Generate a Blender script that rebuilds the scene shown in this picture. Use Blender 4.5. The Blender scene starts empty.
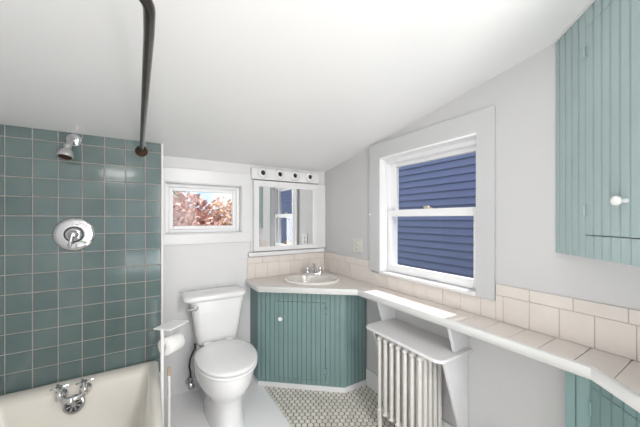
import bpy, math, random
from mathutils import Vector, Matrix
random.seed(7)
S = bpy.context.scene
C = S.collection
PI = math.pi
V = Vector

# ------------------------------------------------------------------ materials
def mat(name, col, rough=0.5, metal=0.0, var=0.0, vscale=3.0, bump=0.0, bscale=40.0,
        island=0.0, coat=0.0, col2=None, spec=0.5, stretch=None):
    m = bpy.data.materials.new(name); m.use_nodes = True
    nt = m.node_tree; N = nt.nodes; L = nt.links
    b = N['Principled BSDF']
    b.inputs['Roughness'].default_value = rough
    b.inputs['Metallic'].default_value = metal
    b.inputs['Coat Weight'].default_value = coat
    b.inputs['Coat Roughness'].default_value = 0.08
    b.inputs['Specular IOR Level'].default_value = spec
    c = (*col, 1)
    b.inputs['Base Color'].default_value = c
    tc = N.new('ShaderNodeTexCoord')
    mp = N.new('ShaderNodeMapping')
    if stretch: mp.inputs['Scale'].default_value = stretch
    L.new(tc.outputs['Object'], mp.inputs['Vector'])
    out = None
    if var > 0 or col2:
        n = N.new('ShaderNodeTexNoise'); n.inputs['Scale'].default_value = vscale
        n.inputs['Detail'].default_value = 5
        L.new(mp.outputs['Vector'], n.inputs['Vector'])
        r = N.new('ShaderNodeValToRGB')
        c2 = col2 if col2 else tuple(x * (1 - var) for x in col)
        r.color_ramp.elements[0].position = 0.3; r.color_ramp.elements[1].position = 0.7
        r.color_ramp.elements[0].color = (*c2, 1); r.color_ramp.elements[1].color = c
        L.new(n.outputs['Fac'], r.inputs['Fac']); out = r.outputs['Color']
    if island > 0:
        g = N.new('ShaderNodeNewGeometry')
        mr = N.new('ShaderNodeMapRange')
        mr.inputs['To Min'].default_value = 1 - island; mr.inputs['To Max'].default_value = 1 + island
        L.new(g.outputs['Random Per Island'], mr.inputs['Value'])
        h = N.new('ShaderNodeHueSaturation')
        if out: L.new(out, h.inputs['Color'])
        else: h.inputs['Color'].default_value = c
        L.new(mr.outputs['Result'], h.inputs['Value']); out = h.outputs['Color']
    if out: L.new(out, b.inputs['Base Color'])
    if bump > 0:
        n2 = N.new('ShaderNodeTexNoise'); n2.inputs['Scale'].default_value = bscale
        n2.inputs['Detail'].default_value = 3
        L.new(mp.outputs['Vector'], n2.inputs['Vector'])
        bp = N.new('ShaderNodeBump'); bp.inputs['Strength'].default_value = bump
        bp.inputs['Distance'].default_value = 0.01
        L.new(n2.outputs['Fac'], bp.inputs['Height']); L.new(bp.outputs['Normal'], b.inputs['Normal'])
    return m

def emit(name, col, strength):
    m = bpy.data.materials.new(name); m.use_nodes = True
    nt = m.node_tree; nt.nodes.clear()
    e = nt.nodes.new('ShaderNodeEmission'); o = nt.nodes.new('ShaderNodeOutputMaterial')
    e.inputs['Color'].default_value = (*col, 1); e.inputs['Strength'].default_value = strength
    nt.links.new(e.outputs[0], o.inputs[0]); return m

def glass_mat(name):
    m = bpy.data.materials.new(name); m.use_nodes = True
    nt = m.node_tree; nt.nodes.clear(); N = nt.nodes; L = nt.links
    o = N.new('ShaderNodeOutputMaterial'); mx = N.new('ShaderNodeMixShader')
    t = N.new('ShaderNodeBsdfTransparent'); g = N.new('ShaderNodeBsdfGlossy')
    t.inputs['Color'].default_value = (0.97, 0.98, 0.98, 1)
    g.inputs['Roughness'].default_value = 0.01
    lw = N.new('ShaderNodeLayerWeight'); lw.inputs['Blend'].default_value = 0.5
    pw = N.new('ShaderNodeMath'); pw.operation = 'POWER'; pw.inputs[1].default_value = 5
    ma = N.new('ShaderNodeMath'); ma.operation = 'MULTIPLY_ADD'; ma.inputs[1].default_value = .6; ma.inputs[2].default_value = .012
    L.new(lw.outputs['Facing'], pw.inputs[0]); L.new(pw.outputs[0], ma.inputs[0])
    L.new(ma.outputs[0], mx.inputs[0]); L.new(t.outputs[0], mx.inputs[1]); L.new(g.outputs[0], mx.inputs[2])
    L.new(mx.outputs[0], o.inputs[0]); return m

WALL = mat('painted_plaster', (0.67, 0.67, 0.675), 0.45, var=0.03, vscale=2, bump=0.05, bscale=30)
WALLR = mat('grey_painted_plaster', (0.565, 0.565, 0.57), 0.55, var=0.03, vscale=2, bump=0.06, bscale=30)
CEIL = mat('ceiling_paint', (0.79, 0.79, 0.795), 0.36, var=0.02, vscale=1.5, bump=0.05, bscale=12)
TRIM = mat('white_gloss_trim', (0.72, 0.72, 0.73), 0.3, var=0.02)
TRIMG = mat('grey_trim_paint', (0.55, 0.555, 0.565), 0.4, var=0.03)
VINYL = mat('white_vinyl', (0.85, 0.85, 0.86), 0.35)
TILE = mat('teal_glazed_tile', (0.095, 0.143, 0.143), 0.12, island=0.10, col2=(0.12, 0.168, 0.163), vscale=9, bump=0.06, bscale=14, coat=0.3)
GROUT = mat('grey_grout', (0.42, 0.39, 0.37), 0.9, var=0.2, vscale=20)
CREAM = mat('cream_glazed_tile', (0.68, 0.625, 0.585), 0.22, island=0.03, col2=(0.71, 0.66, 0.62), vscale=12)
CGROUT = mat('tan_grout', (0.55, 0.48, 0.43), 0.9, var=0.15, vscale=30)
CTOP = mat('cream_laminate_top', (0.70, 0.655, 0.61), 0.3, var=0.04, vscale=8)
NOSE = mat('painted_wood_edge', (0.66, 0.66, 0.65), 0.35, var=0.05, vscale=10)
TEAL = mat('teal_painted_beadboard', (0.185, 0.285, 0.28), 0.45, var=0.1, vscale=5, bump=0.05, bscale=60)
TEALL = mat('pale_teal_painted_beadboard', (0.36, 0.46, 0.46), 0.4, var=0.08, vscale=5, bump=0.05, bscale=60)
DARK = mat('dark_interior', (0.03, 0.03, 0.03), 0.8)
CHROME = mat('chrome', (0.72, 0.72, 0.74), 0.1, metal=1.0)
CHROMED = mat('dull_chrome', (0.5, 0.5, 0.52), 0.25, metal=1.0, var=0.3, vscale=30)
BRONZE = mat('aged_bronze_pipe', (0.06, 0.05, 0.045), 0.25, metal=0.8, col2=(0.12, 0.105, 0.095), vscale=14, stretch=(1, .3, 1))
RUST = mat('rusty_flange', (0.09, 0.045, 0.025), 0.55, metal=0.5, var=0.5, vscale=60)
PORC = mat('white_porcelain', (0.80, 0.80, 0.80), 0.08, coat=0.4)
SINKM = mat('ivory_porcelain', (0.74, 0.71, 0.67), 0.1, coat=0.4)
TUBM = mat('cream_enamel', (0.70, 0.665, 0.60), 0.16, col2=(0.74, 0.715, 0.655), vscale=3, coat=0.3)
SEATM = mat('white_plastic', (0.80, 0.80, 0.80), 0.18)
PAPER = mat('toilet_tissue', (0.85, 0.84, 0.83), 0.9, bump=0.2, bscale=120)
WMETAL = mat('white_powder_coat', (0.80, 0.80, 0.80), 0.35)
SHM = mat('worn_shower_metal', (0.55, 0.55, 0.55), 0.3, metal=.5, var=.2, vscale=40)
WOOD = mat('bare_wood_tip', (0.52, 0.38, 0.27), 0.6, var=0.2, vscale=60)
MIRROR = mat('mirror_glass', (0.90, 0.91, 0.91), 0.01, metal=1.0)
ALMOND = mat('almond_plastic', (0.60, 0.60, 0.56), 0.35)
RADM = mat('radiator_paint', (0.62, 0.60, 0.575), 0.4, var=0.06, vscale=20)
FLOORW = mat('white_floor_sheet', (0.89, 0.89, 0.90), 0.25, var=0.03, vscale=4)
HEX = mat('cream_hex_tile', (0.72, 0.69, 0.63), 0.3, island=0.10)
HGROUT = mat('brown_floor_grout', (0.13, 0.10, 0.075), 0.9, var=0.3, vscale=10)
GLASS = glass_mat('window_glass')
BRASS = mat('cream_brass_lock', (0.75, 0.68, 0.5), 0.3, metal=0.3)
SIDING = mat('blue_painted_clapboard', (0.20, 0.22, 0.36), 0.6, var=0.10, vscale=6, bump=0.3, bscale=60, stretch=(1, .3, 1))
BARK = mat('grey_bark', (0.10, 0.075, 0.06), 0.9)
LAMP = emit('lamp_diffuser', (1.0, 0.97, 0.93), 16)
HOLE = mat('black_socket', (0.02, 0.018, 0.015), 0.4)
RUBBER = mat('black_rubber', (0.03, 0.03, 0.03), 0.6)

# ------------------------------------------------------------------ mesh builder
class MB:
    def __init__(s): s.v = []; s.f = []
    def add(s, vs, fs):
        k = len(s.v); s.v += [tuple(p) for p in vs]; s.f += [tuple(i + k for i in f) for f in fs]; return s
    def box(s, x0, x1, y0, y1, z0, z1):
        vs = [(x, y, z) for z in (z0, z1) for y in (y0, y1) for x in (x0, x1)]
        return s.add(vs, [(0,2,3,1),(4,5,7,6),(0,1,5,4),(2,6,7,3),(0,4,6,2),(1,3,7,5)])
    def prism(s, pts, zb, zt):
        """vertical prism over a polygon, zb/zt numbers or functions of (x,y)"""
        fb = zb if callable(zb) else (lambda x, y: zb)
        ft = zt if callable(zt) else (lambda x, y: zt)
        a = sum(pts[i][0]*pts[(i+1) % len(pts)][1] - pts[(i+1) % len(pts)][0]*pts[i][1] for i in range(len(pts)))
        if a < 0: pts = pts[::-1]
        n = len(pts)
        vs = [(x, y, fb(x, y)) for x, y in pts] + [(x, y, ft(x, y)) for x, y in pts]
        fs = [tuple(range(n))[::-1], tuple(range(n, 2*n))] + [(i, (i+1) % n, n+(i+1) % n, n+i) for i in range(n)]
        return s.add(vs, fs)
    def loft(s, rings, cap0=True, cap1=True, close=False):
        n = len(rings[0]); vs = [p for r in rings for p in r]; fs = []
        m = len(rings)
        for j in range(m if close else m-1):
            k = (j+1) % m
            for i in range(n):
                fs.append((j*n+i, j*n+(i+1) % n, k*n+(i+1) % n, k*n+i))
        if cap0 and not close: fs.append(tuple(range(n))[::-1])
        if cap1 and not close: fs.append(tuple(range((m-1)*n, m*n)))
        return s.add(vs, fs)
    def tube(s, pts, r, n=16):
        pts = [V(p) for p in pts]; rings = []; up = None
        for i, p in enumerate(pts):
            d = (pts[min(i+1, len(pts)-1)] - pts[max(i-1, 0)]).normalized()
            if up is None:
                up = V((0, 0, 1)) if abs(d.z) < .9 else V((1, 0, 0))
            a = d.cross(up).normalized(); b = a.cross(d).normalized(); up = b
            rr = r[i] if isinstance(r, (list, tuple)) else r
            rings.append([p + a*rr*math.cos(2*PI*k/n) + b*rr*math.sin(2*PI*k/n) for k in range(n)])
        return s.loft(rings)
    def lathe(s, o, ax, prof, n=24):
        """prof: list of (distance along axis, radius)"""
        o = V(o); ax = V(ax).normalized()
        t = V((0, 0, 1)) if abs(ax.z) < .9 else V((1, 0, 0))
        a = ax.cross(t).normalized(); b = ax.cross(a).normalized()
        rings = [[o + ax*h + a*max(r, 1e-4)*math.cos(2*PI*k/n) + b*max(r, 1e-4)*math.sin(2*PI*k/n) for k in range(n)] for h, r in prof]
        return s.loft(rings)
    def build(s, name, m, parent=None, bevel=0, seg=2, angle=35, smooth=True, sub=0):
        me = bpy.data.meshes.new(name)
        if parent is None:
            xs = [p[0] for p in s.v]; ys = [p[1] for p in s.v]; zs = [p[2] for p in s.v]
            o = V(((min(xs)+max(xs))/2, (min(ys)+max(ys))/2, min(zs)))
        else: o = V((0, 0, 0))
        me.from_pydata([tuple(V(p)-o) for p in s.v], [], s.f)
        me.validate()
        import bmesh
        bm = bmesh.new(); bm.from_mesh(me); bmesh.ops.recalc_face_normals(bm, faces=bm.faces); bm.to_mesh(me); bm.free()
        if smooth:
            me.polygons.foreach_set('use_smooth', [True]*len(me.polygons))
            if not sub: me.set_sharp_from_angle(angle=math.radians(angle))
        me.materials.append(m)
        ob = bpy.data.objects.new(name, me); C.objects.link(ob)
        ob.location = o
        if bevel:
            bv = ob.modifiers.new('bevel', 'BEVEL'); bv.width = bevel; bv.segments = seg
            bv.limit_method = 'ANGLE'; bv.angle_limit = math.radians(40); bv.harden_normals = False
        if sub:
            sb = ob.modifiers.new('sub', 'SUBSURF'); sb.levels = sub; sb.render_levels = sub
        if parent is not None:
            ob.parent = parent
            root = parent; off = V((0, 0, 0))
            while root is not None: off = off + root.location; root = root.parent
            ob.location = -off
        return ob

def thing(name, loc, label, cat, group=None):
    o = bpy.data.objects.new(name, None); C.objects.link(o); o.location = loc
    o.empty_display_size = .05
    o['label'] = label; o['category'] = cat
    if group: o['group'] = group
    return o
def tag(o, label, cat, group=None):
    o['label'] = label; o['category'] = cat
    if group: o['group'] = group
    return o
def struct(o): o['kind'] = 'structure'; return o
def sroot(name, loc):
    o = bpy.data.objects.new(name, None); C.objects.link(o); o.location = loc; o['kind'] = 'structure'; return o
def lab(o, t): o['label'] = t; return o

# ------------------------------------------------------------------ room dimensions
XR, YB, XL, YR = 1.473, 2.30, -0.70, -1.25
YT = 2.09                                   # face of the tiled wall
XT = 0.078                                  # its right edge
def ceil(y): return 1.751 + 0.161*(YB - y)

def wall_with_hole(axis, a0, a1, u0, u1, z0, zt, hu0, hu1, hz0, hz1):
    """wall slab between a0,a1 on the given axis, spanning u0..u1 on the other"""
    m = MB()
    def pr(ua, ub, za, zb):
        if axis == 'x': m.prism([(a0, ua), (a1, ua), (a1, ub), (a0, ub)], za, zb)
        else: m.prism([(ua, a0), (ub, a0), (ub, a1), (ua, a1)], za, zb)
    pr(u0, hu0, z0, zt); pr(hu1, u1, z0, zt); pr(hu0, hu1, z0, hz0); pr(hu0, hu1, hz1, zt)
    return m
ct = lambda x, y: ceil(y) + 0.004
# window openings
WY0, WY1, WZ0, WZ1 = 0.812, 1.525, 0.900, 1.746
SX0, SX1, SZ0, SZ1 = 0.108, 0.664, 1.184, 1.566
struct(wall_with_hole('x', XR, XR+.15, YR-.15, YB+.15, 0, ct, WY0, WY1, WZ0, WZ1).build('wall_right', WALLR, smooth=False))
struct(wall_with_hole('y', YB, YB+.15, XL-.15, XR, 0, ct, SX0, SX1, SZ0, SZ1).build('wall_back', WALL, smooth=False))
struct(MB().prism([(XL-.15, YR-.15), (XL, YR-.15), (XL, YB), (XL-.15, YB)], 0, ct).build('wall_left', WALL, smooth=False))
struct(wall_with_hole('y', YR-.15, YR, XL, XR, 0, ct, -.45, .45, 0, 1.86).build('wall_rear', WALL, smooth=False))
struct(MB().prism([(.98, -.13), (XR, -.13), (XR, -.01), (.98, -.01)], 0, ct).build('wall_partition', WALL, smooth=False))
# ceiling slab
m = MB()
x0, x1, y0, y1 = XL-.15, XR+.15, YR-.15, YB+.15
m.add([(x0,y0,ceil(y0)),(x1,y0,ceil(y0)),(x1,y1,ceil(y1)),(x0,y1,ceil(y1)),
       (x0,y0,ceil(y0)+.12),(x1,y0,ceil(y0)+.12),(x1,y1,ceil(y1)+.12),(x0,y1,ceil(y1)+.12)],
      [(0,1,2,3),(4,7,6,5),(0,4,5,1),(1,5,6,2),(2,6,7,3),(3,7,4,0)])
struct(m.build('ceiling', CEIL, smooth=False))

struct(MB().box(XR+.152, 1.943, YR-.3, YB+.4, 1.96, 2.0).build('trim_shade_eave', VINYL, smooth=False))  # unseen overhang, shaped to keep the sun patch on the counter only
# floor : hexagon mosaic on grout, and the smooth white sheet by the toilet
FX = 0.765
fl = sroot('floor', (1.1, 1, 0))
MB().box(XL, XR, YR-.15, YB, -.08, 0.0).build('floor_bed', HGROUT, fl, smooth=False)
m = MB(); p = 0.0375; g = 0.0062
R = (p-g)/math.sqrt(3); ny = 0
rows = int((XR-FX)/(p*.866))+1
for i in range(rows):
    x = FX + .012 + i*p*.8660
    y = -.14 + (p/2 if i % 2 else 0)
    while y < 2.1:
        hx = [(x + R*math.cos(PI/6+0 + k*PI/3 + PI/6), y + R*math.sin(PI/6 + k*PI/3 + PI/6)) for k in range(6)]
        # one pair of flat sides faces +-Y
        hx = [(min(max(a, FX), XR), b) for a, b in hx]
        m.prism(hx, 0.0, 0.0022)
        y += p
hx = m.build('floor_mosaic', HEX, fl, smooth=False)
struct(MB().box(XT-.8+.0+.1, FX, YR, YB, 0.0, 0.006).build('floor_left', FLOORW, bevel=.002))

# tub end wall with teal tiles
tw = sroot('wall_tile', (-.3, YT, 0))
MB().prism([(XL, YT+.014), (XT+.006, YT+.014), (XT+.006, YB), (XL, YB)], 0, ct).build('wall_core', WALL, tw, smooth=False)
MB().box(XL, XT, YT+.004, YT+.014, 0.30, 1.787).build('grout', GROUT, tw, smooth=False)
m = MB(); pt = 0.1031; gg = 0.0032
xs = [XT]
xe = -0.017     # first joint: column edges found on the photo
edges = [XT, -0.009-0.0]
e0 = -0.009
while edges[-1] > XL: edges.append(edges[-1]-pt)
zrow = [1.787, 1.787-.062]
while zrow[-1] > .30: zrow.append(zrow[-1]-pt)
for i in range(len(edges)-1):
    for j in range(len(zrow)-1):
        xa, xb = max(edges[i+1], XL), edges[i]
        za, zb = max(zrow[j+1], .30), zrow[j]
        if xb-xa < .02 or zb-za < .02: continue
        a, b, c, d = xa+gg/2, xb-gg/2, za+gg/2, zb-gg/2
        ch = .0022
        y0, y1 = YT+.006, YT
        tx = random.uniform(-.0004, .0004); tz = random.uniform(-.0004, .0004)
        vs = [(a, y0, c), (b, y0, c), (b, y0, d), (a, y0, d),
              (a+ch, y1+tx, c+ch), (b-ch, y1-tx, c+ch), (b-ch, y1-tx+tz, d-ch), (a+ch, y1+tx+tz, d-ch)]
        m.add(vs, [(4,5,6,7),(0,1,5,4),(1,2,6,5),(2,3,7,6),(3,0,4,7),(3,2,1,0)])
m.build('teal_tiles', TILE, tw, smooth=False)
struct(MB().box(XT, XT+.013, YT-.004, YT+.02, 0.0, 1.80).build('trim_1', TRIM, bevel=.003))
struct(MB().box(XL, XT+.013, YT-.006, YT+.02, 1.7875, 1.81).build('trim_2', TRIM, bevel=.003))

# ------------------------------------------------------------------ right window (double hung)
w = sroot('window_1', (XR, 1.18, WZ0))
m = MB()
for (ya, yb, za, zb) in ((.723, WY0+.002, .893, 1.858), (WY1-.004, 1.634, .905, 1.858), (WY0, WY1, WZ1-.004, 1.858)):
    # side and head casings; the head is trimmed by the sloping ceiling at its left end
    m.prism([(XR-.018, ya), (XR, ya), (XR, yb), (XR-.018, yb)], za, (lambda x, y, zb=zb: min(zb, ceil(y)-.002)))
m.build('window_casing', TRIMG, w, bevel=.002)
m = MB()   # jamb lining
XO = XR+.15
m.box(XR-.001, XO, WY0, WY0+.004, WZ0+.012, WZ1); m.box(XR-.019, XO, WY1-.012, WY1, WZ0+.012, WZ1)
m.box(XR-.019, XO, WY0, WY1, WZ1-.012, WZ1)
m.build('jamb_lining', VINYL, w, bevel=.0015)
m = MB(); m.box(XR-.026, XO+.03, WY0-.0, WY1+.0, WZ0-.006, WZ0+.012)
m.build('window_stool', TRIM, w, bevel=.003)
m = MB()   # vinyl stops
m.box(1.565, 1.615, WY0+.012, WY0+.026, WZ0+.012, WZ1-.012); m.box(1.565, 1.615, WY1-.030, WY1-.012, WZ0+.012, WZ1-.012)
m.box(1.505, 1.515, WY1-.022, WY1-.012, WZ0+.012, WZ1-.012); m.box(1.505, 1.515, WY0+.012, WY0+.018, WZ0+.012, WZ1-.012)
m.box(1.52, 1.615, WY0+.012, WY1-.012, WZ1-.040, WZ1-.012)
m.build('sash_track', VINYL, w, bevel=.002)
def sash(name, x0, x1, y0, y1, z0, z1, st, rb, rt):
    m = MB()
    m.box(x0, x1, y0, y0+st, z0, z1); m.box(x0, x1, y1-st, y1, z0, z1)
    m.box(x0, x1, y0+st, y1-st, z0, z0+rb); m.box(x0, x1, y0+st, y1-st, z1-rt, z1)
    s_ = m.build(name, VINYL, w, bevel=.003)
    xm = (x0+x1)/2
    MB().box(xm-.002, xm+.002, y0+st, y1-st, z0+rb, z1-rt).build('glass_pane', GLASS, s_, smooth=False)
    return s_
ls = sash('lower_sash', 1.518, 1.553, .826, 1.507, .913, 1.362, .036, .052, .048)
us = sash('upper_sash', 1.568, 1.603, .838, 1.497, 1.330, 1.706, .026, .030, .026)
m = MB(); m.box(1.528, 1.548, 1.14, 1.19, 1.362, 1.370); m.lathe((1.538, 1.165, 1.370), (0, 0, 1), [(0, .012), (.008, .011), (.012, .006)])
m.box(1.534, 1.542, 1.165, 1.20, 1.372, 1.380)
m.build('sash_lock', BRASS, w, bevel=.001)
MB().box(1.509, 1.519, 1.08, 1.20, .922, .930).build('sash_lift', VINYL, w, bevel=.002)

# ------------------------------------------------------------------ small back window
w2 = sroot('window_2', (.39, YB, SZ0))
m = MB()
m.box(XT+.010, .742, YB-.014, YB, 1.567, 1.668)        # head board
m.box(XT+.010, .742, YB-.014, YB, 1.108, 1.183)        # apron board
m.box(SX1+.0, .742, YB-.014, YB, 1.183, 1.567)
m.box(XT+.010, SX0, YB-.014, YB, 1.183, 1.567)
m.build('window_casing', TRIM, w2, bevel=.002)
m = MB(); t = .006
m.box(SX0, SX1, YB-.014, YB+.14, SZ1-t, SZ1); m.box(SX0, SX1, YB-.014, YB+.14, SZ0, SZ0+t)
m.box(SX0, SX0+t, YB-.014, YB+.14, SZ0+t, SZ1-t); m.box(SX1-t, SX1, YB-.014, YB+.14, SZ0+t, SZ1-t)
m.build('jamb_lining', TRIM, w2, bevel=.001)
def ring_frame(m, x0, x1, z0, z1, y0, y1, wd):
    m.box(x0, x0+wd, y0, y1, z0, z1); m.box(x1-wd, x1, y0, y1, z0, z1)
    m.box(x0+wd, x1-wd, y0, y1, z0, z0+wd); m.box(x0+wd, x1-wd, y0, y1, z1-wd, z1)
m = MB(); ring_frame(m, SX0+t, SX1-t, SZ0+t, SZ1-t, YB+.055, YB+.10, .024)
fr = m.build('window_frame', VINYL, w2, bevel=.003)
m = MB(); ring_frame(m, SX0+t+.0245, SX1-t-.0245, SZ0+t+.0245, SZ1-t-.0245, YB+.065, YB+.09, .028)
sf = m.build('window_sash', VINYL, w2, bevel=.004)
MB().box(SX0+t+.052, SX1-t-.052, YB+.076, YB+.079, SZ0+t+.052, SZ1-t-.052).build('glass_pane', GLASS, sf, smooth=False)

# ------------------------------------------------------------------ beadboard
def groove_line(s0, s1, pitch, phase, depth=.007, wd=.0062):
    """profile (s, d) of a v-grooved board front between s0 and s1"""
    out = [(s0, 0)]
    k = math.ceil((s0-phase)/pitch)
    while True:
        c = phase + k*pitch
        if c + wd/2 >= s1: break
        if c - wd/2 > s0: out += [(c-wd/2, 0), (c-wd*.3, -depth), (c+wd*.3, -depth), (c+wd/2, 0)]
        k += 1
    out.append((s1, 0)); return out
def panel(mb, A, d, n, s0, s1, zb, zt, thick, pitch, phase, wd=.0062):
    """board panel along line A + s*d, outward normal n"""
    pr = groove_line(s0, s1, pitch, phase, wd=wd)
    pts = [(A[0]+d[0]*s+n[0]*q, A[1]+d[1]*s+n[1]*q) for s, q in pr]
    pts += [(A[0]+d[0]*s1-n[0]*thick, A[1]+d[1]*s1-n[1]*thick), (A[0]+d[0]*s0-n[0]*thick, A[1]+d[1]*s0-n[1]*thick)]
    mb.prism(pts, zb, zt)
def unit(a, b):
    L = math.hypot(b[0]-a[0], b[1]-a[1]); return ((b[0]-a[0])/L, (b[1]-a[1])/L), L

# vanity cabinet
A = (.735, 2.110); B = (1.255, 1.682)
d, LL = unit(A, B); n = (d[1], -d[0])
if n[1] > 0: n = (-n[0], -n[1])
Z0, Z1 = .034, .7535
v = thing('vanity_cabinet', (1.05, 2.05, 0), 'teal beadboard vanity cabinet with an angled front below the sink', 'cabinet')
m = MB(); PP = .0360; ds0, ds1, dz0, dz1 = .134, .530, .076, .664
th = .018
panel(m, A, d, n, 0, ds0-.0012, Z0, Z1, th, PP, .134); panel(m, A, d, n, ds1+.0012, LL, Z0, Z1, th, PP, .134)
panel(m, A, d, n, ds0, ds1, dz1, Z1, th, PP, .134); panel(m, A, d, n, ds0, ds1, Z0, dz0, th, PP, .134)
# left side (faces -X) and right side (faces -Y)
panel(m, (A[0], YB-.001), (0, -1), (-1, 0), 0, YB-.001-A[1], Z0, Z1, th, PP, .134)
dr = (1, 0); panel(m, (B[0], B[1]), dr, (0, -1), 0, XR-B[0]-.004, Z0, Z1, th, PP, .134)
m.build('cabinet_body', TEAL, v, smooth=False)
MB().prism([(A[0]+.03, YB-.002), (A[0]+.03, A[1]+.03), (B[0]+.01, B[1]+.03), (XR-.004, B[1]+.03), (XR-.004, YB-.002)], Z0, Z0+.01).build('cabinet_floor', DARK, v, smooth=False)
m = MB(); gp = .0022
panel(m, (A[0]+n[0]*.0015, A[1]+n[1]*.0015), d, n, ds0+gp, ds1-gp, dz0+gp, dz1-gp, th-.002, PP, .134)
dr_ = m.build('door', TEAL, v, smooth=False)
kp = V((A[0]+d[0]*.185+n[0]*.002, A[1]+d[1]*.185+n[1]*.002, .534)); N3 = V((n[0], n[1], 0)); D3 = V((d[0], d[1], 0))
lab(MB().lathe(kp, N3, [(0, .006), (.012, .006), (.015, .015), (.022, .018), (.028, .015), (.031, .006), (.031, 0)]).build('knob', SEATM, dr_), 'round white knob')
for z in (.60, .145):
    m = MB(); q = V((A[0]+d[0]*(ds1+.001), A[1]+d[1]*(ds1+.001), z)) + N3*.0035
    m.tube([q-V((0, 0, .026)), q+V((0, 0, .026))], .0045, 8)
    for dz in (-.022, .022):
        c = q+V((0, 0, dz)); m.tube([c-D3*.016, c+D3*.016], .0032, 6)
    m.build('hinge', TEAL, dr_)
kk = [(A[0]-.002, YB-.001), (A[0]-.002, A[1]-.004), (B[0]-.004, B[1]-.006), (XR-.004, B[1]-.006), (XR-.004, B[1]+.01), (B[0]+.008, B[1]+.01), (A[0]+.015, A[1]+.008), (A[0]+.015, YB-.001)]
lab(MB().prism(kk, .0, .036).build('toe_strip', TRIM, v, bevel=.002), 'whitish painted strip at the foot')

# ------------------------------------------------------------------ countertop
XN = 1.268
dn = (-.63, -.776)
E1 = (XN, .322); tt = (.322+.012)/.776
E2 = (XN+dn[0]*tt, -.012)
CT0, CT1 = .754, .796
ctop = thing('countertop', (1.36, 1.0, CT0), 'long cream tiled countertop running from the sink under the window', 'countertop')
outer = [(.694, YB-.002), (.694, 2.035), (.708, 1.998), (1.243, 1.566), (XN, 1.545), E1, E2, (XR-.002, -.012), (XR-.002, YB-.002)]
inner_x = XN+.024
def inset(poly_pts): return poly_pts
# nosing (wood edge) as its own strip, slab under the tiles
m = MB()
path = [(.694, YB-.002), (.694, 2.035), (.708, 1.998), (1.243, 1.566), (XN, 1.545), E1, E2]
def offset_path(path, w_):
    out = []
    for i, p_ in enumerate(path):
        ns = []
        if i > 0: dd, _ = unit(path[i-1], p_); ns.append((-dd[1], dd[0]))
        if i < len(path)-1: dd, _ = unit(p_, path[i+1]); ns.append((-dd[1], dd[0]))
        nx = sum(a for a, b in ns)/len(ns); ny_ = sum(b for a, b in ns)/len(ns)
        L2 = nx*nx+ny_*ny_
        out.append((p_[0]+nx*w_/L2, p_[1]+ny_*w_/L2))
    return out
def strip(path, w_, z0, z1, mb):
    ins = offset_path(path, w_)
    for i in range(len(path)-1):
        mb.prism([path[i], path[i+1], ins[i+1], ins[i]], z0, z1)
    return ins
ins = offset_path(path, .020)
vs = []; 
rings = []
prof = [(0.004, CT0), (0.0, CT0+.006), (0.0, CT1-.006), (.002, CT1-.001), (.006, CT1+.001), (.016, CT1+.001), (.020, CT1-.002), (.020, CT0)]
offs = [offset_path(path, o_) for o_, z_ in prof]
rings = [[(offs[k][i][0], offs[k][i][1], prof[k][1]) for k in range(len(prof))] for i in range(len(path))]
MB().loft(rings).build('wood_nosing', NOSE, ctop)
slab = ins + [(XR-.002, -.012), (XR-.002, YB-.002)]
MB().prism(slab, CT0+.008, CT1-.004).build('slab', CGROUT, ctop, smooth=False)
# big smooth field round the sink
van = [ins[0], ins[1], ins[2], ins[3], ins[4], (XR-.002, 1.545), (XR-.002, YB-.002)]
SC = V((1.152, 1.993, 0)); DA = V((d[0], d[1], 0)); DB = V((-n[0], -n[1], 0))
lab(MB().prism(van, CT1-.004, CT1).build('smooth_surface', CTOP, ctop, smooth=False), 'smooth cream surface around the sink')
m = MB(); q = .0022; tp = .1085
ys = .371
edges_y = [ys + tp*k for k in range(-4, 12)]
for i in range(len(edges_y)-1):
    ya, yb = edges_y[i], min(edges_y[i+1], 1.545)
    ya = max(ya, -.010)
    if yb - ya < .02: continue
    xf = XN+.0205
    if yb <= E1[1]+.001 or ya < E1[1]:
        def xl(y):
            if y >= E1[1]: return xf
            k = (E1[1]-y)/.776; return XN+dn[0]*k+.027
        pts = [(xl(ya+q), ya+q/2), (XR-.004, ya+q/2), (XR-.004, yb-q/2)]
        if yb > E1[1] > ya: pts += [(xf, yb-q/2), (xf, E1[1])]
        else: pts += [(xl(yb-q), yb-q/2)]
        m.prism(pts, CT1-.004, CT1)
    else:
        m.prism([(xf, ya+q/2), (XR-.004, ya+q/2), (XR-.004, yb-q/2), (xf, yb-q/2)], CT1-.004, CT1)
m.build('tiles', CREAM, ctop, bevel=.0008, seg=1)

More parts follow.
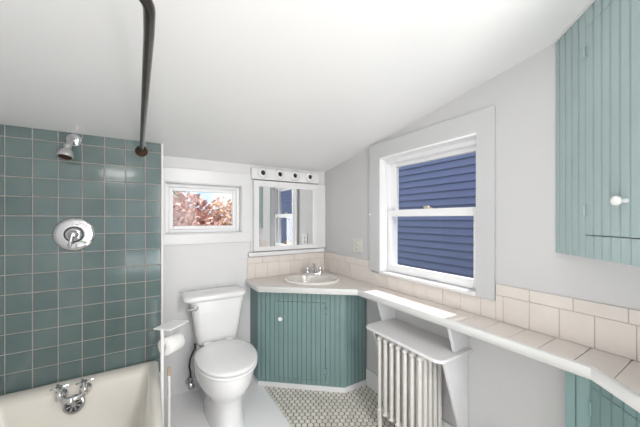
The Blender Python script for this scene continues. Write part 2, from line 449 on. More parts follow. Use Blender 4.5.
# backsplash
bs = thing('tile_backsplash', (XR, 1.2, CT1), 'cream tile backsplash along the countertop on two walls', 'backsplash')
m = MB()
TB = .008; zt_ = .922; zt2 = .976
m.box(.707, XR, YB-TB+.003, YB-.0005, CT1, zt2-.002)
m.box(XR-TB+.003, XR-.0005, -.012, .720, CT1, zt2-.002); m.box(XR-TB+.003, XR-.0005, .720, 1.64, CT1, .892); m.box(XR-TB+.003, XR-.0005, 1.64, YB-TB, CT1, zt2-.002)
m.build('grout_bed', CGROUT, bs, smooth=False)
m = MB(); q = .0020
def btile_r(ya, yb, za, zb, m=m): 
    if yb-ya > .008: m.box(XR-TB, XR-TB+.006, ya+q/2, yb-q/2, za+q/2, zb-q/2)
y = .578-tp*7
while y < YB-TB:
    ya, yb = max(y, -.011), min(y+tp, YB-TB)
    segs = [(ya, yb)]
    for a_, b_ in segs:
        if b_ <= .723 or a_ >= 1.634: btile_r(a_, b_, CT1, zt_)
        elif a_ < .723 < b_: btile_r(a_, .722, CT1, zt_); m.box(XR-TB, XR-TB+.006, .722, b_-q/2, CT1+q/2, .892)
        elif a_ < 1.634 < b_: m.box(XR-TB, XR-TB+.006, a_+q/2, 1.634, CT1+q/2, .892); btile_r(1.634, b_, CT1, zt_)
        else: btile_r(a_, b_, CT1, .892)
    y += tp
y = .578-.153*5
while y < YB-TB:
    ya, yb = max(y, -.011), min(y+.153, YB-TB)
    for a_, b_ in ((ya, min(yb, .721)), (max(ya, 1.638), yb)):
        btile_r(a_, b_, zt_, zt2)
    y += .153
x = XR-TB
def btile_b(xa, xb, za, zb):
    if xb-xa > .008: m.box(xa+q/2, xb-q/2, YB-TB, YB-TB+.006, za+q/2, zb-q/2)
x = .707 + .068
btile_b(.707, x, CT1, zt_)
while x < XR-TB: btile_b(x, min(x+tp, XR-TB), CT1, zt_); x += tp
x = .707+.132
btile_b(.707, x, zt_, zt2)
while x < XR-TB: btile_b(x, min(x+.153, XR-TB), zt_, zt2); x += .153
m.build('tiles', CREAM, bs, bevel=.0012, seg=1)

# ------------------------------------------------------------------ sink + tap
sk = thing('sink', (SC.x, SC.y, CT1), 'oval ivory drop-in sink set in the corner countertop', 'sink')
def oval(a, b, z, n_=48, off=0.0):
    return [SC + DA*(a*math.cos(2*PI*k/n_)) + DB*(b*math.sin(2*PI*k/n_)+off) + V((0, 0, z)) for k in range(n_)]
m = MB()
m.loft([oval(.233, .193, CT1+.0005), oval(.235, .195, CT1+.006), oval(.231, .191, CT1+.014), oval(.222, .182, CT1+.018), oval(.210, .168, CT1+.017, off=-.004),
        oval(.195, .145, CT1+.010, off=-.018), oval(.192, .141, CT1-.0, off=-.018), oval(.165, .118, CT1-.0035, off=-.018), oval(.05, .04, CT1-.0038, off=-.018)], cap0=False)
# real bowl depth needs a hole through the top; the bowl is built below and the top is opened there
m = MB()
m.loft([oval(.233, .193, CT1+.0005), oval(.235, .195, CT1+.006), oval(.231, .191, CT1+.014), oval(.222, .182, CT1+.018), oval(.210, .168, CT1+.017, off=-.004),
        oval(.195, .145, CT1+.010, off=-.018), oval(.192, .141, CT1-.02, off=-.018), oval(.165, .118, CT1-.08, off=-.018), oval(.11, .08, CT1-.125, off=-.018), oval(.03, .03, CT1-.135, off=-.018)], cap0=False)
sink_body = m.build('basin', SINKM, sk, angle=60)
MB().lathe(SC-DB*.018+V((0, 0, CT1-.136)), (0, 0, 1), [(0, .022), (.004, .022), (.005, .012)]).build('drain', CHROME, sk)
# holes for the bowl through surface and slab
cut = MB().loft([oval(.222, .180, CT0-.05), oval(.222, .180, CT1+.05)]).build('cutter_temp', SINKM)
bpy.context.view_layer.update()
for ch in list(ctop.children):
    if ch.name.startswith(('slab', 'smooth_surface')):
        bo = ch.modifiers.new('hole', 'BOOLEAN'); bo.object = cut; bo.operation = 'DIFFERENCE'; bo.solver = 'EXACT'
        dg = bpy.context.evaluated_depsgraph_get()
        nm = bpy.data.meshes.new_from_object(ch.evaluated_get(dg))
        ch.modifiers.clear(); ch.data = nm
bpy.data.objects.remove(cut, do_unlink=True)

fa = SC + DB*.170 - DA*.010 + V((0, 0, CT1+.015))
f = thing('sink_faucet', fa, 'small chrome two-handle faucet at the back of the sink', 'faucet')
m = MB()
rr = []
for z_, s_ in ((0, 1), (.010, 1), (.016, .85)):
    rr.append([fa + DA*(.078*s_*math.cos(2*PI*k/24)) + DB*(.024*s_*math.sin(2*PI*k/24)) + V((0, 0, z_)) for k in range(24)])
m.loft(rr); m.build('base_plate', CHROME, f, angle=60)
m = MB()
sp = [fa+V((0, 0, .012)), fa+V((0, 0, .05))-DB*.004, fa+V((0, 0, .080))-DB*.016, fa+V((0, 0, .088))-DB*.04, fa+V((0, 0, .074))-DB*.075, fa+V((0, 0, .058))-DB*.088]
m.tube(sp, [.026, .022, .018, .015, .013, .012], 14); m.build('spout', CHROME, f)
for s_ in (-1, 1):
    m = MB(); c = fa + DA*(.056*s_) + V((0, 0, .014))
    m.lathe(c, (0, 0, 1), [(0, .018), (.02, .014), (.034, .017), (.046, .014), (.05, .004)], 16)
    m.tube([c+V((0, 0, .04)), c+V((0, 0, .048))+DA*(.045*s_)], [.007, .005], 8)
    m.build('tap_handle', CHROME, f)

# ------------------------------------------------------------------ medicine cabinet + lamp bar
mc = thing('medicine_cabinet', (1.1, YB, 1.02), 'white three-door mirrored medicine cabinet on the wall above the sink', 'cabinet')
mx0, mx1, mz0, mz1 = .735, 1.358, 1.022, 1.622
yf = YB-.014
m = MB(); m.box(mx0-.0, XR-.001, yf-.004, YB-.0005, 1.022, mz1)
lab(m.build('backing_board', TRIM, mc, bevel=.002), 'white backing board reaching the corner')
m = MB(); m.box(mx0+.012, mx1-.005, yf-.030, yf-.004, mz0+.004, mz1-.004); m.build('cabinet_box', TRIM, mc, bevel=.002)
divs = [mx0+.012, .968, 1.132, mx1-.006]
mzA, mzB = 1.064, 1.566
for i in range(3):
    a, b = divs[i]+.001, divs[i+1]-.001
    dm = MB(); y0_, y1_ = yf-.046, yf-.031
    la = .044 if i == 0 else .003; lb = .044 if i == 2 else .003
    dm.box(a, b, y0_, y1_, mz0+.006, mzA) ; dm.box(a, b, y0_, y1_, mzB, mz1-.006)
    dm.box(a, a+la, y0_, y1_, mzA, mzB)
    dm.box(b-lb, b, y0_, y1_, mzA, mzB)
    dd = dm.build('mirror_door', TRIM, mc, bevel=.0015)
    MB().box(a+la, b-lb, y0_+.004, y1_, mzA, mzB).build('mirror', MIRROR, dd, smooth=False)
MB().box(.712, XR-.03, YB-.040, YB-.0005, .984, 1.018).build('ledge', TRIM, mc, bevel=.004)

lb_ = thing('lamp_bar', (1.07, YB, 1.63), 'white vanity light bar of four empty sockets above the mirror', 'light fixture')
MB().box(mx0, 1.385, YB-.040, YB-.0005, 1.628, 1.722).build('backplate', TRIM, lb_, bevel=.005)
for xx in (.826, .979, 1.125, 1.278):
    m = MB(); zc = 1.683
    m.lathe((xx, YB-.040, zc), (0, -1, 0), [(0, .046), (.008, .045), (.018, .036), (.026, .030), (.026, .0215), (.006, .0205)], 28)
    s_ = m.build('socket', SEATM, lb_)
    MB().lathe((xx, YB-.0405, zc), (0, -1, 0), [(0, .020), (.012, .020), (.013, .004)], 20).build('socket_hole', HOLE, s_)

# outlet + screw
ot = thing('wall_outlet', (XR, 1.79, 1.01), 'almond wall outlet plate beside the window above the backsplash', 'outlet')
m = MB(); m.box(XR-.006, XR-.0003, 1.735, 1.848, 1.020, 1.134); m.build('cover_plate', ALMOND, ot, bevel=.002)
for z in (1.048, 1.090):
    m = MB(); m.lathe((XR-.006, 1.79, z), (-1, 0, 0), [(0, .017), (.004, .016), (.0045, .0)], 16); rc = m.build('receptacle', ALMOND, ot)
    m = MB(); m.box(XR-.0112, XR-.0102, 1.781, 1.7835, z-.004, z+.007); m.box(XR-.0112, XR-.0102, 1.7965, 1.799, z-.004, z+.007); m.build('slot', HOLE, rc)
tag(MB().lathe((XR-.0185, 1.622, 1.33), (-1, 0, 0), [(0, .006), (.008, .006), (.010, .002)], 10).build('wall_hook', VINYL), 'tiny white peg on the left casing of the large window', 'hook')

# ------------------------------------------------------------------ radiator, its shelf and brackets
rad = thing('radiator', (1.30, 1.13, 0), 'off-white cast iron column radiator below the window', 'radiator')
ys_ = [1.275-.0495*k for k in range(7)]
for k, yy in enumerate(ys_):
    m = MB()
    for j in range(5):
        xx = 1.222+.041*j; r_ = .0135
        m.tube([(xx, yy, .12), (xx, yy, .14), (xx, yy, .535), (xx, yy, .56)], [.010, r_, r_, .011], 12)
    for zz in (.125, .556):
        m.tube([(1.205, yy, zz), (1.222, yy, zz+(.006 if zz > .3 else -.006)), (1.386, yy, zz+(.006 if zz > .3 else -.006)), (1.402, yy, zz)], [.008, .0175, .0175, .008], 12)
    if k in (0, 6):
        for xx in (1.222, 1.386): m.tube([(xx, yy, .12), (xx, yy, .012), (xx, yy, .001)], [.015, .013, .018], 12)
    m.build('section', RADM, rad)
m = MB()
for zz in (.13, .55): MB().tube([(1.30, ys_[0]+.02, zz), (1.30, ys_[-1]-.02, zz)], .014, 12).build('connecting_pipe', RADM, rad)

rs = thing('radiator_shelf', (1.33, 1.12, .58), 'white shelf with rounded corners on angled brackets above the radiator', 'shelf')
sx0, sy0, sy1 = 1.200, .838, 1.405
pts = [(XR-.001, sy0+.0), (XR-.001, sy1)]
rc_ = .045
pts += [(sx0+rc_-rc_*math.sin(k*PI/12), sy1-rc_+rc_*math.cos(k*PI/12)) for k in range(7)]
pts += [(sx0+rc_-rc_*math.cos(k*PI/12), sy0+rc_-rc_*math.sin(k*PI/12)) for k in range(7)]
MB().prism(pts, .588, .606).build('shelf_board', TRIM, rs, bevel=.004, seg=3)
for yy in (.872, 1.39):
    m = MB()
    def brk(poly, m=m, yy=yy):
        k = len(poly); vs = [(x, yy-.009, z) for x, z in poly]+[(x, yy+.009, z) for x, z in poly]
        m.add(vs, [tuple(range(k)), tuple(range(k, 2*k))[::-1]]+[(i, (i+1) % k, k+(i+1) % k, k+i) for i in range(k)])
    brk([(XR-.001, .5875), (1.262, .5875), (1.268, .565), (1.45, .045), (XR-.001, .03)])
    m.build('lower_bracket', TRIM, rs, bevel=.002)
    m = MB()
    brk([(XR-.001, CT0), (1.305, CT0), (1.352, .6065), (XR-.001, .6065)], m)
    m.build('upper_bracket', TRIM, rs, bevel=.002)
struct(MB().box(XR-.016, XR, .42, 1.675, 0, .13).build('baseboard_right', TRIM, bevel=.003))
struct(MB().box(FX, .77, -.1, -.09, 0, .004).build('trim_3', TRIM))

# ------------------------------------------------------------------ corner cabinets on the right
def corner_front(A, dvec, length):
    nn = (dvec[1], -dvec[0])
    if nn[0] > 0: nn = (-nn[0], -nn[1])
    return nn
# base
bc = thing('base_cabinet', (1.3, .1, 0), 'teal beadboard corner cabinet below the right end of the countertop', 'cabinet')
P0 = (1.300, .399); P1 = (1.296, .330)
dv = (-.63, -.776); nl = math.hypot(*dv); dv = (dv[0]/nl, dv[1]/nl); nv = (-.776/nl, .63/nl)
LB = (P1[1]+.011)/-dv[1]
m = MB(); z0b, z1b = .09, .7535
m.prism([(XR-.0015, P0[1]), P0, (P0[0]+.012, P0[1]-.012), (XR-.0015, P0[1]-.012)], z0b, z1b)
panel(m, P0, (0, -1), (-1, 0), 0, P0[1]-P1[1], z0b, z1b, .012, .040, .03)
panel(m, P1, dv, nv, 0, .004, z0b, z1b, .014, .040, .0); panel(m, P1, dv, nv, .004, LB-.02, .722, z1b, .014, .04, .0)
panel(m, P1, dv, nv, .004, LB-.02, z0b, .13, .014, .04, .0); panel(m, P1, dv, nv, LB-.02, LB, z0b, z1b, .014, .04, .0)
m.build('cabinet_body', TEAL, bc, smooth=False)
m = MB(); panel(m, (P1[0]+nv[0]*.001, P1[1]+nv[1]*.001), dv, nv, .006, LB-.022, .132, .720, .012, .040, .0)
bd = m.build('door', TEAL, bc, smooth=False)
for z in (.648, .20):
    m = MB(); q3 = V((P1[0]+dv[0]*.004+nv[0]*.0035, P1[1]+dv[1]*.004+nv[1]*.0035, z))
    m.tube([q3-V((0, 0, .024)), q3+V((0, 0, .024))], .004, 8); m.build('hinge', TEAL, bd)
m = MB(); m.prism([(P0[0]+.02, P0[1]-.02), (P1[0]+.03, P1[1]-.01), (P1[0]+dv[0]*LB+.03, -.011), (XR-.0015, -.011), (XR-.0015, P0[1]-.02)], 0.0, .088); m.build('toe_board', TEAL, bc)
# upper
uc = thing('wall_cabinet', (1.3, .15, 1.157), 'pale teal beadboard wall cabinet fitted under the sloping ceiling', 'cabinet')
U0 = (1.466, .482); ud = (-.64, -.768); LU = (U0[1]+.012)/.768; un = (-.768, .64)
ztp = lambda x, y: ceil(y)-.005
zb_ = 1.155; pu = .0342; ph = .158
s0, s1 = .158, .50
m = MB()
panel(m, U0, ud, un, 0, s0-.0015, zb_, ztp, .018, pu, ph, .0085); panel(m, U0, ud, un, s1, LU, zb_, ztp, .018, pu, ph, .0085)
panel(m, U0, ud, un, s0, s1, zb_, 1.236, .018, pu, ph, .0085)
panel(m, U0, ud, un, s0, s1, lambda x, y: ceil(y)-.068, ztp, .018, pu, ph, .0085)
m.prism([(U0[0]-.012, U0[1]-.03), (U0[0]+ud[0]*LU+.02, -.011), (XR-.001, -.011), (XR-.001, U0[1]-.03)], zb_+.002, zb_+.014)
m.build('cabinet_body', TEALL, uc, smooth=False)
m = MB(); panel(m, (U0[0]+un[0]*.001, U0[1]+un[1]*.001), ud, un, s0+.0015, s1-.002, 1.2395, lambda x, y: ceil(y)-.071, .016, pu, ph, .0085)
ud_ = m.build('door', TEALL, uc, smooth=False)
UD = V((ud[0], ud[1], 0)); UN = V((un[0], un[1], 0))
kq = V((U0[0], U0[1], 0)) + UD*.318 + V((0, 0, 1.353))
lab(MB().lathe(kq, UN, [(0, .007), (.014, .006), (.018, .008), (.022, .013), (.029, .0155), (.035, .014), (.039, .007), (.0395, 0)]).build('knob', SEATM, ud_), 'round white knob')
for z in (1.327, 1.905):
    m = MB(); q3 = V((U0[0], U0[1], 0)) + UD*(s0+.001) + UN*.006 + V((0, 0, z))
    m.tube([q3-V((0, 0, .022)), q3+V((0, 0, .022))], .0035, 8)
    for dz in (-.02, .02): m.tube([q3+V((0, 0, dz))-UD*.012, q3+V((0, 0, dz))+UD*.014], .0022, 6)
    m.build('hinge', TEALL, ud_)
m = MB(); pa = (U0[0]-.001, U0[1]+.002)
m.prism([pa, (pa[0]+ud[0]*LU+un[0]*.0, pa[1]+ud[1]*LU), (pa[0]+ud[0]*LU+un[0]*.008, pa[1]+ud[1]*LU+un[1]*.008), (pa[0]+un[0]*.008, pa[1]+un[1]*.008)], lambda x, y: ceil(y)-.008, lambda x, y: ceil(y)-.0005)
lab(m.build('top_molding', TRIM, uc), 'thin white moulding along the ceiling')

# ------------------------------------------------------------------ bathtub
def rrect(x0, x1, y0, y1, r, z, k=7):
    pts = []
    for cx, cy, a0 in ((x1-r, y1-r, 0), (x0+r, y1-r, PI/2), (x0+r, y0+r, PI), (x1-r, y0+r, 1.5*PI)):
        for i in range(k):
            a = a0+i*PI/2/(k-1); pts.append((cx+r*math.cos(a), cy+r*math.sin(a), z))
    return pts
tb = thing('bathtub', (-.32, 1.3, 0), 'cream enamel bathtub against the teal tiled wall', 'bathtub')
tx0, tx1, ty0, ty1 = XL+.004, .062, .52, YT-.004
def tr(ins_, z, r, wy=0): return rrect(tx0+ins_, tx1-ins_, ty0+ins_+wy*.6, ty1-ins_-wy, r, z)
rings = [tr(.05, .006, .05), tr(.045, .06, .05), tr(.03, .30, .05), tr(.018, .345, .04), tr(.004, .362, .03), tr(0, .375, .028), tr(.002, .387, .028),
         tr(.012, .396, .03), tr(.03, .399, .04), tr(.044, .397, .036, .018), tr(.052, .388, .038, .034), tr(.058, .365, .04, .044), tr(.070, .25, .06, .060), tr(.095, .12, .09, .08), tr(.14, .075, .12, .08), tr(.22, .065, .10, .08)]
MB().loft(rings).build('tub_shell', TUBM, tb, angle=70)
MB().lathe((-.33, 1.78, .066), (0, 0, 1), [(0, .03), (.003, .03), (.004, .02)]).build('tub_drain', CHROME, tb)

# tub faucet on the inner end wall
fy = 1.952
tf = thing('tub_faucet', (-.335, fy, .30), 'old chrome two-handle tub filler with round drain grille', 'faucet')
cz = .311
m = MB()
gc = V((-.330, fy+.006, cz)); ax = V((0, -1, .25)).normalized()
m.lathe(gc, ax, [(0, .046), (.010, .046), (.016, .043), (.018, .036), (.014, .033), (.013, 0.0)], 32)
gr = m.build('overflow_plate', CHROMED, tf)
m = MB(); tx_ = V((1, 0, 0)); tz_ = tx_.cross(ax).normalized()
for k in range(8):
    a = 2*PI*k/8; dr2 = tx_*math.cos(a)+tz_*math.sin(a); tg = ax.cross(dr2)
    c0 = gc+ax*.0145
    m.loft([[c0+dr2*.011+tg*.002, c0+dr2*.031+tg*.008, c0+dr2*.031-tg*.008, c0+dr2*.011-tg*.002],
            [c0+ax*.001+dr2*.011+tg*.002, c0+ax*.001+dr2*.031+tg*.008, c0+ax*.001+dr2*.031-tg*.008, c0+ax*.001+dr2*.011-tg*.002]])
m.build('grille_slot', HOLE, gr)['kind'] = 'stuff'
m = MB()
lft = V((-.384, fy-.004, cz+.060)); rgt = V((-.284, fy-.004, cz+.060))
m.tube([lft, lft+V((.02, -.03, -.012)), V((-.334, fy-.044, cz+.052)), rgt+V((-.02, -.03, -.012)), rgt], [.014, .014, .012, .014, .014], 14)
m.tube([V((-.334, fy-.044, cz+.054)), V((-.334, fy-.052, cz+.046)), V((-.334, fy-.053, cz+.036))], [.014, .013, .011], 14)
m.build('mixer_body', CHROME, tf, angle=60)
for c in (lft, rgt):
    m = MB()
    m.lathe(c+V((0, .026, 0)), (0, -1, 0), [(0, .029), (.008, .028), (.016, .022), (.036, .021), (.044, .012)], 20)
    m.lathe(c+V((0, -.008, .008)), (0, -.25, 1), [(0, .020), (.014, .018), (.022, .010), (.040, .008), (.046, .014), (.056, .014), (.060, .004)], 18)
    h = m.build('valve', CHROME, tf, angle=60)
    m = MB(); hc = c+V((0, -.020, .058))
    for k in range(2):
        a = .35+PI/2*k; dd3 = V((math.cos(a), math.sin(a), 0))*.036
        m.tube([hc-dd3, hc-dd3*.7, hc, hc+dd3*.7, hc+dd3], [.0065, .0045, .005, .0045, .0065], 8)
    m.build('cross_handle', CHROME, h)

# ------------------------------------------------------------------ shower fittings
sh = thing('wall_shower', (-.353, YT, 1.73), 'grey metal shower head on a short arm high on the teal tiles', 'shower')
m = MB(); o = V((-.352, YT-.001, 1.745))
m.lathe(o, (0, -1, 0), [(0, .036), (.006, .035), (.014, .024), (.016, .013)], 24); m.build('wall_flange', CHROME, sh)
m = MB()
arm = [o+V((0, -.010, 0)), o+V((-.002, -.045, -.006)), o+V((-.006, -.075, -.026)), o+V((-.010, -.097, -.058))]
m.tube(arm, .011, 14); m.build('arm', SHM, sh)
m = MB(); c = arm[-1]; ax = V((-.12, -.30, -1)).normalized()
m.lathe(c-ax*.012, ax, [(0, .012), (.007, .017), (.016, .018), (.024, .015), (.032, .018), (.042, .028), (.062, .034), (.074, .037), (.078, .035)], 28)
hd = m.build('head', SHM, sh, angle=60)
MB().lathe(c+ax*.0645, ax, [(0, .030), (.003, .028), (.0045, .008)], 24).build('spray_face', RUST, hd)

sv = thing('shower_valve', (-.348, YT, 1.21), 'round chrome shower valve plate with lever on teal tiles', 'shower valve')
o = V((-.350, YT-.001, 1.209))
MB().lathe(o, (0, -1, 0), [(0, .093), (.005, .093), (.010, .088), (.012, .075), (.016, .055), (.017, .048)], 48).build('escutcheon', CHROME, sv, angle=50)
MB().lathe(o+V((0, -.015, 0)), (0, -1, 0), [(0, .046), (.006, .044), (.007, .040)], 36).build('dark_ring', HOLE, sv)
MB().lathe(o+V((0, -.018, 0)), (0, -1, 0), [(0, .038), (.012, .037), (.016, .032), (.018, .024), (.030, .021), (.040, .017), (.044, .006)], 36).build('hub', CHROME, sv, angle=50)
m = MB(); m.tube([o+V((0, -.054, .004)), o+V((-.004, -.062, -.02)), o+V((-.012, -.056, -.058)), o+V((-.014, -.054, -.070))], [.009, .008, .010, .006], 12)
m.build('lever', CHROME, sv)

cr = thing('curtain_rod', (-.02, 1.3, 1.72), 'dark aged metal shower curtain rod bolted to the tiled wall', 'curtain rod')
o = V((-.030, YT-.001, 1.722))
MB().lathe(o, (0, -1, 0), [(0, .034), (.004, .034), (.008, .028), (.014, .018), (.022, .016)], 28).build('wall_flange', RUST, cr)
path3 = [o+V((0, -.01, 0))]
yb_ = .60; xb = 0.004; rb_ = .07; zr = 1.722
path3 += [V((-.030+(.034)*(YT-y)/(YT-.75), y, zr)) for y in (1.8, 1.5, 1.2, .95, .75)]
path3 += [V((xb-rb_+rb_*math.cos(a), yb_+rb_-rb_*math.sin(a), zr)) for a in [k*PI/2/8 for k in range(0, 9)]]
path3 += [V((xb-rb_-.1, yb_, zr)), V((XL+.002, yb_, zr))]
MB().tube(path3, .0112, 18).build('rod', BRONZE, cr)
o2 = V((XL+.001, yb_, zr)); MB().lathe(o2, (1, 0, 0), [(0, .034), (.004, .034), (.008, .028), (.014, .018), (.022, .016)], 24).build('wall_flange', RUST, cr)

# ------------------------------------------------------------------ toilet
TX = .434
tl = thing('toilet', (TX, 2.0, .006), 'white porcelain toilet with closed lid between tub and vanity', 'toilet')
TK = TX+.009
def rr2(w_, y0, y1, r, z, cx=None):
    cx = TK if cx is None else cx
    return rrect(cx-w_/2, cx+w_/2, y0, y1, r, z, 6)
rings = [rr2(.25, 2.12, 2.275, .04, .398), rr2(.278, 2.105, 2.282, .045, .406), rr2(.322, 2.092, 2.285, .045, .55), rr2(.372, 2.082, 2.288, .045, .715), rr2(.374, 2.082, 2.288, .045, .722)]
MB().loft(rings).build('tank', PORC, tl, angle=50)
TK = TX-.010
rings = [rr2(.40, 2.072, 2.290, .05, .7215), rr2(.430, 2.062, 2.292, .055, .729), rr2(.436, 2.058, 2.292, .055, .744), rr2(.430, 2.062, 2.290, .055, .757), rr2(.40, 2.080, 2.280, .05, .765), rr2(.2, 2.14, 2.24, .04, .767)]
MB().loft(rings).build('tank_lid', PORC, tl, angle=60)
m = MB(); lx = TX-.150; TK = TX
m.lathe((lx, 2.088, .683), (0, -1, 0), [(0, .017), (.010, .016), (.014, .008), (.022, .008)], 16)
m.tube([(lx+.008, 2.068, .683), (lx-.035, 2.064, .682), (lx-.062, 2.062, .680)], [.008, .007, .010], 10)
m.build('flush_lever', CHROMED, tl)
def egg(w_, yb0, yf0, z, k=40, sq=2.0, cx=TX):
    """egg outline: widest behind the middle; yb back, yf front"""
    yc = yb0 - (yb0-yf0)*.42; out = []
    for i in range(k):
        a = 2*PI*i/k; c_, s_ = math.cos(a), math.sin(a)
        hx_ = w_/2*math.copysign(abs(c_)**(2/sq), c_)
        hy = (yb0-yc) if s_ > 0 else (yc-yf0)
        out.append((cx+hx_, yc+hy*math.copysign(abs(s_)**(2/2.15), s_), z))
    return out
rings = [egg(.232, 2.20, 1.70, .007, sq=3, cx=TX+.006), egg(.228, 2.20, 1.705, .03, sq=3, cx=TX+.006), egg(.215, 2.19, 1.715, .08, sq=2.8, cx=TX+.006), egg(.215, 2.185, 1.71, .14, sq=2.6, cx=TX+.005), egg(.230, 2.18, 1.70, .18, sq=2.5, cx=TX+.003),
         egg(.275, 2.18, 1.675, .22, sq=2.3), egg(.325, 2.18, 1.63, .265), egg(.350, 2.18, 1.60, .315), egg(.355, 2.18, 1.59, .375), egg(.352, 2.18, 1.592, .388), egg(.30, 2.17, 1.62, .39)]
m = MB().loft(rings)
m.loft([rr2(.22, 2.02, 2.27, .04, .25), rr2(.25, 2.02, 2.275, .04, .33), rr2(.27, 2.00, 2.28, .04, .388)])
m.build('bowl', PORC, tl, angle=60)
rings = [egg(.352, 2.065, 1.588, .391), egg(.368, 2.067, 1.580, .394), egg(.372, 2.068, 1.578, .402), egg(.368, 2.066, 1.581, .406), egg(.335, 2.06, 1.597, .4085)]
MB().loft(rings).build('seat', SEATM, tl, angle=60)
rings = [egg(.335, 2.060, 1.597, .4125, sq=2.15), egg(.362, 2.066, 1.584, .416, sq=2.15), egg(.370, 2.068, 1.580, .421, sq=2.15), egg(.370, 2.068, 1.580, .427, sq=2.15), egg(.362, 2.064, 1.586, .434, sq=2.15), egg(.33, 2.05, 1.605, .438, sq=2.15), egg(.15, 1.97, 1.72, .441, sq=2.15)]
m = MB().loft(rings); 
m.build('lid', SEATM, tl, angle=60)
m = MB()
for sx in (-.075, .075): MB().box(TX+sx-.028, TX+sx+.028, 2.052, 2.08, .392, .437).build('lid_hinge', SEATM, tl, bevel=.006, seg=3)


# supply valve and hose
ws = thing('water_supply', (.27, 2.27, .08), 'chrome shut-off valve with braided hose on the wall left of the toilet', 'valve')
m = MB()
m.lathe((.272, YB-.001, .085), (0, -1, 0), [(0, .028), (.004, .027), (.007, .012), (.045, .010), (.050, .014), (.065, .014), (.068, .008)], 20)
m.lathe((.272, YB-.055, .078), (0, 0, 1), [(0, .012), (.03, .013), (.04, .010), (.055, .011), (.06, .006)], 16)
m.build('valve_body', CHROMED, ws)
m = MB()
m.lathe((.272, YB-.068, .085), (0, -1, 0), [(0, .008), (.010, .008), (.012, .022), (.020, .024), (.024, .018), (.025, .002)], 12); m.build('valve_handle', CHROMED, ws)
m = MB(); m.tube([(.272, YB-.055, .135), (.272, YB-.056, .17), (.262, YB-.06, .22), (.268, YB-.07, .28), (.285, YB-.085, .33), (.296, YB-.095, .36), (.298, YB-.10, .39)], [.008, .006, .006, .006, .006, .006, .009], 10)
lab(m.build('braided_hose', RUBBER, ws), 'dark braided hose')

# ------------------------------------------------------------------ paper stand, roll, plunger
PX, PY = .0705, 1.745
ps = thing('toilet_paper_stand', (PX, PY, .006), 'white metal toilet paper stand with flat top beside the tub', 'stand')
m = MB(); m.tube([(PX, PY, .0075), (PX, PY, .702)], .0085, 14); m.build('post', WMETAL, ps)
e1 = V((.070-.105, .083, 0)).normalized()
m = MB()
# flat tray top, long side running back to the right
ca, cb, cc, cd = (.030, 1.775), (.136, 1.872), (.208, 1.804), (.104, 1.705)
m.prism([ca, cb, cc, cd], .692, .700)
lab(m.build('tray', WMETAL, ps, bevel=.002), 'flat white tray')
ad = V((.77, .62, 0)).normalized()
ra = V((PX, PY, .607)); 
m = MB(); m.tube([ra, ra+ad*.14], .006, 10); m.build('roll_arm', WMETAL, ps)
m = MB(); m.lathe((PX+.04, PY+.045, .0065), (0, 0, 1), [(0, .085), (.006, .085), (.010, .080), (.011, .004)], 36); m.build('stand_base', WMETAL, ps)
m = MB(); rc0 = ra + ad*.012 - V((0, 0, .013))
m.lathe(rc0, ad, [(0, .020), (0, .046), (.002, .048), (.096, .048), (.098, .046), (.098, .020), (0, .0195)], 36)
tag(m.build('toilet_paper', PAPER, angle=50), 'white toilet paper roll hanging on the stand beside the tub', 'toilet paper')
bx, by = .098+.013, 1.83
bx, by = .108, 1.83
pl = thing('plunger', (bx, by, .006), 'plunger with slim white stick and bare wooden tip beside the paper stand', 'plunger')
zt3 = 1.296-(367-219)/280*(by/(.8508+.5429*.5255))
m = MB(); m.tube([(bx, by, .09), (bx, by, zt3-.05)], .0085, 12); m.build('handle', WMETAL, pl)
lab(MB().tube([(bx, by, zt3-.05), (bx, by, zt3-.008), (bx, by, zt3)], [.0085, .0085, .005], 12).build('handle_tip', WOOD, pl), 'bare wooden tip')
MB().lathe((bx, by, .0185), (0, 0, 1), [(0, .05), (.02, .055), (.05, .045), (.065, .018), (.085, .014)], 24).build('cup', WMETAL, pl)

# ------------------------------------------------------------------ lamp added unseen behind the camera, for the highlight on the tiles
cl = thing('highlight_lamp', (-.34, YR, 1.9), 'added unseen lamp above the doorway, for the highlight on the tiled wall', 'wall lamp')
MB().box(-.56, -.12, YR+.0005, YR+.03, 1.895, 2.045).build('lamp_housing', TRIM, cl, bevel=.004)
MB().box(-.55, -.13, YR+.0305, YR+.07, 1.905, 2.035).build('diffuser', LAMP, cl, bevel=.01)

# unseen area lights added as fill to brighten the room, without fixtures
def area(name, loc, aim, sx, sy, energy, col=(1, .98, .95)):
    l = bpy.data.lights.new(name, 'AREA'); l.shape = 'RECTANGLE'; l.size = sx; l.size_y = sy; l.energy = energy; l.color = col
    o = bpy.data.objects.new(name, l); C.objects.link(o); o.location = loc
    o.rotation_euler = (V(aim)-V(loc)).to_track_quat('-Z', 'Y').to_euler(); return o
area('bounce_fill', (.15, .0, .75), (.15, .25, 3), .8, .8, 6)  # added fill aimed upward to brighten the ceiling
area('rear_fill', (.55, -1.15, 1.1), (.35, 1.5, 1.25), .55, 1.7, 32)  # added soft fill from behind the camera
area('high_fill', (.62, -.5, 2.1), (.45, 1.3, 0), .4, .4, 18)  # added fill from above, brightens the floor; no fixture there
area('side_fill', (-.40, -.15, .8), (.6, -.32, .7), .6, .9, 13)  # added fill for the right wall below the counter

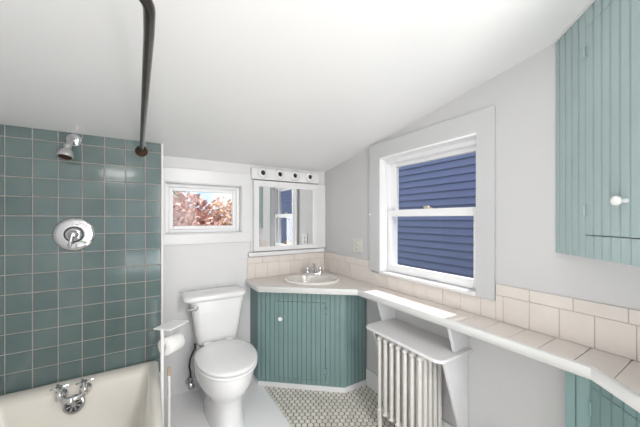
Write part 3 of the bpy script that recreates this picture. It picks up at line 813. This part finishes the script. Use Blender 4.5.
# ------------------------------------------------------------------ outside
# neighbouring house : clapboard wall
hs = thing('neighbor_house', (3.6, 1.0, -4.5), 'house clad in blue clapboard seen through the large window', 'house')
m = MB(); HX = 3.55; ex = .1015
z = -4.4; prof = []
while z < 3.4:
    prof.append((HX-.024, z)); prof.append((HX, z+ex)); z += ex
ztop = prof[-1][1]
prof += [(HX+.2, ztop), (HX+.2, -4.4)]
k = len(prof); Ya, Yb = -4.5, 9.0
vs = [(x, Ya, z) for x, z in prof]+[(x, Yb, z) for x, z in prof]
m.add(vs, [tuple(range(k)), tuple(range(k, 2*k))[::-1]]+[(i, (i+1) % k, k+(i+1) % k, k+i) for i in range(k)])
m.build('clapboard_wall', SIDING, hs, smooth=False)
m = MB(); m.box(HX-.03, HX+.3, Ya-.1, Ya, -4.4, ztop); m.build('corner_board', VINYL, hs)
struct(MB().box(-30, 30, -30, 60, -4.6, -4.5).build('trim_ground', mat('lawn', (0.12, 0.16, 0.06), 0.9, var=.4, vscale=.6), smooth=False))

def tree(x, y, z, rx, rz, n_, cols, label, leaf=.11, cat='tree', name='autumn_tree'):
    t_ = thing(name, (x, y, -4.5), label, cat)
    m = MB(); m.tube([(x, y, -4.5), (x+.1, y, -2), (x, y, z-rz*.3)], [.22, .15, .08], 10)
    for k in range(12):
        a = random.uniform(0, 2*PI); h = random.uniform(-.6, .6)
        m.tube([(x+.03, y, z-rz*(.9-.3*abs(h))), (x+rx*.4*math.cos(a), y+rx*.4*math.sin(a), z+rz*h*.5), (x+rx*.8*math.cos(a), y+rx*.8*math.sin(a), z+rz*h)], [.05, .03, .008], 6)
    m.build('trunk', BARK, t_)
    m = MB()
    for k in range(n_):
        # clumpy ball
        while True:
            p_ = V((random.uniform(-1, 1), random.uniform(-1, 1), random.uniform(-1, 1)))
            if .15 < p_.length < 1 and math.sin(p_.x*7+p_.z*5)*math.cos(p_.y*6-p_.z*8) > -.55: break
        c = V((x+p_.x*rx, y+p_.y*rx, z+p_.z*rz))
        a = V((random.gauss(0, 1), random.gauss(0, 1), random.gauss(0, 1))).normalized(); b = a.orthogonal().normalized()
        e = a.cross(b); s_ = leaf*random.uniform(.5, 1.2)
        m.add([c+b*s_, c+e*s_*.6, c-b*s_, c-e*s_*.6], [(0, 1, 2, 3)])
    mt = mat('leaves_'+str(len(bpy.data.materials)), cols[0], .7, island=.35, col2=cols[1], vscale=1.2)
    mt.node_tree.nodes['Principled BSDF'].inputs['Transmission Weight'].default_value = 0
    m.build('foliage', mt, t_, smooth=False)
tree(.75, 7.6, .45, 1.05, 1.5, 4200, ((.66, .38, .31), (.58, .34, .28)), 'reddish autumn tree at the left of the small window view', .085)
tree(2.3, 9.9, .35, 1.1, 1.7, 4200, ((.86, .62, .46), (.76, .50, .36)), 'golden orange autumn tree at the right of the small window view', .085)
tree(.15, 11.5, 1.5, 1.3, 1.6, 2600, ((.20, .24, .12), (.30, .25, .12)), 'olive green tree rising behind the reddish one', .12)
tree(2.4, 15.5, -.2, 2.2, 1.5, 4200, ((.80, .56, .46), (.62, .44, .34)), 'far autumn tree low between the two nearer ones', .12)
tree(3.05, -1.95, .30, .32, .45, 1500, ((.75, .30, .08), (.6, .35, .1)), 'small orange tree reflected in the mirror', .045)

# world : pale sky with clouds
wd = bpy.data.worlds.new('sky'); S.world = wd; wd.use_nodes = True
nt = wd.node_tree; N = nt.nodes; L = nt.links; bg = N['Background']
tc = N.new('ShaderNodeTexCoord'); nz = N.new('ShaderNodeTexNoise'); nz.inputs['Scale'].default_value = 3.5; nz.inputs['Detail'].default_value = 6
rp = N.new('ShaderNodeValToRGB'); rp.color_ramp.elements[0].position = .42; rp.color_ramp.elements[1].position = .60
rp.color_ramp.elements[0].color = (.42, .62, .92, 1); rp.color_ramp.elements[1].color = (.95, .96, 1, 1)
L.new(tc.outputs['Generated'], nz.inputs['Vector']); L.new(nz.outputs['Fac'], rp.inputs['Fac']); L.new(rp.outputs['Color'], bg.inputs['Color'])
bg.inputs['Strength'].default_value = 1.5

# sun
sl = bpy.data.lights.new('sun', 'SUN'); sl.energy = 7; sl.angle = math.radians(.6); sl.color = (1, .96, .9)
so = bpy.data.objects.new('sun', sl); C.objects.link(so)
sd = V((-.625, .02, -1.0)).normalized()      # travel direction
so.rotation_euler = sd.to_track_quat('-Z', 'Y').to_euler()

# ------------------------------------------------------------------ camera
cam = bpy.data.cameras.new('camera'); co = bpy.data.objects.new('camera', cam); C.objects.link(co)
co.location = (0, 0, 1.296)
co.rotation_euler = (PI/2, 0, -math.atan(173/280))
cam.sensor_width = 36; cam.lens = 280/640*36; cam.clip_start = .02
cam.shift_y = (219-213.5)/640
S.camera = co
S.view_settings.view_transform = 'Standard'; S.view_settings.look = 'None'; S.view_settings.gamma = 1
S.view_settings.use_curve_mapping = False
S.view_settings.exposure = -0.07
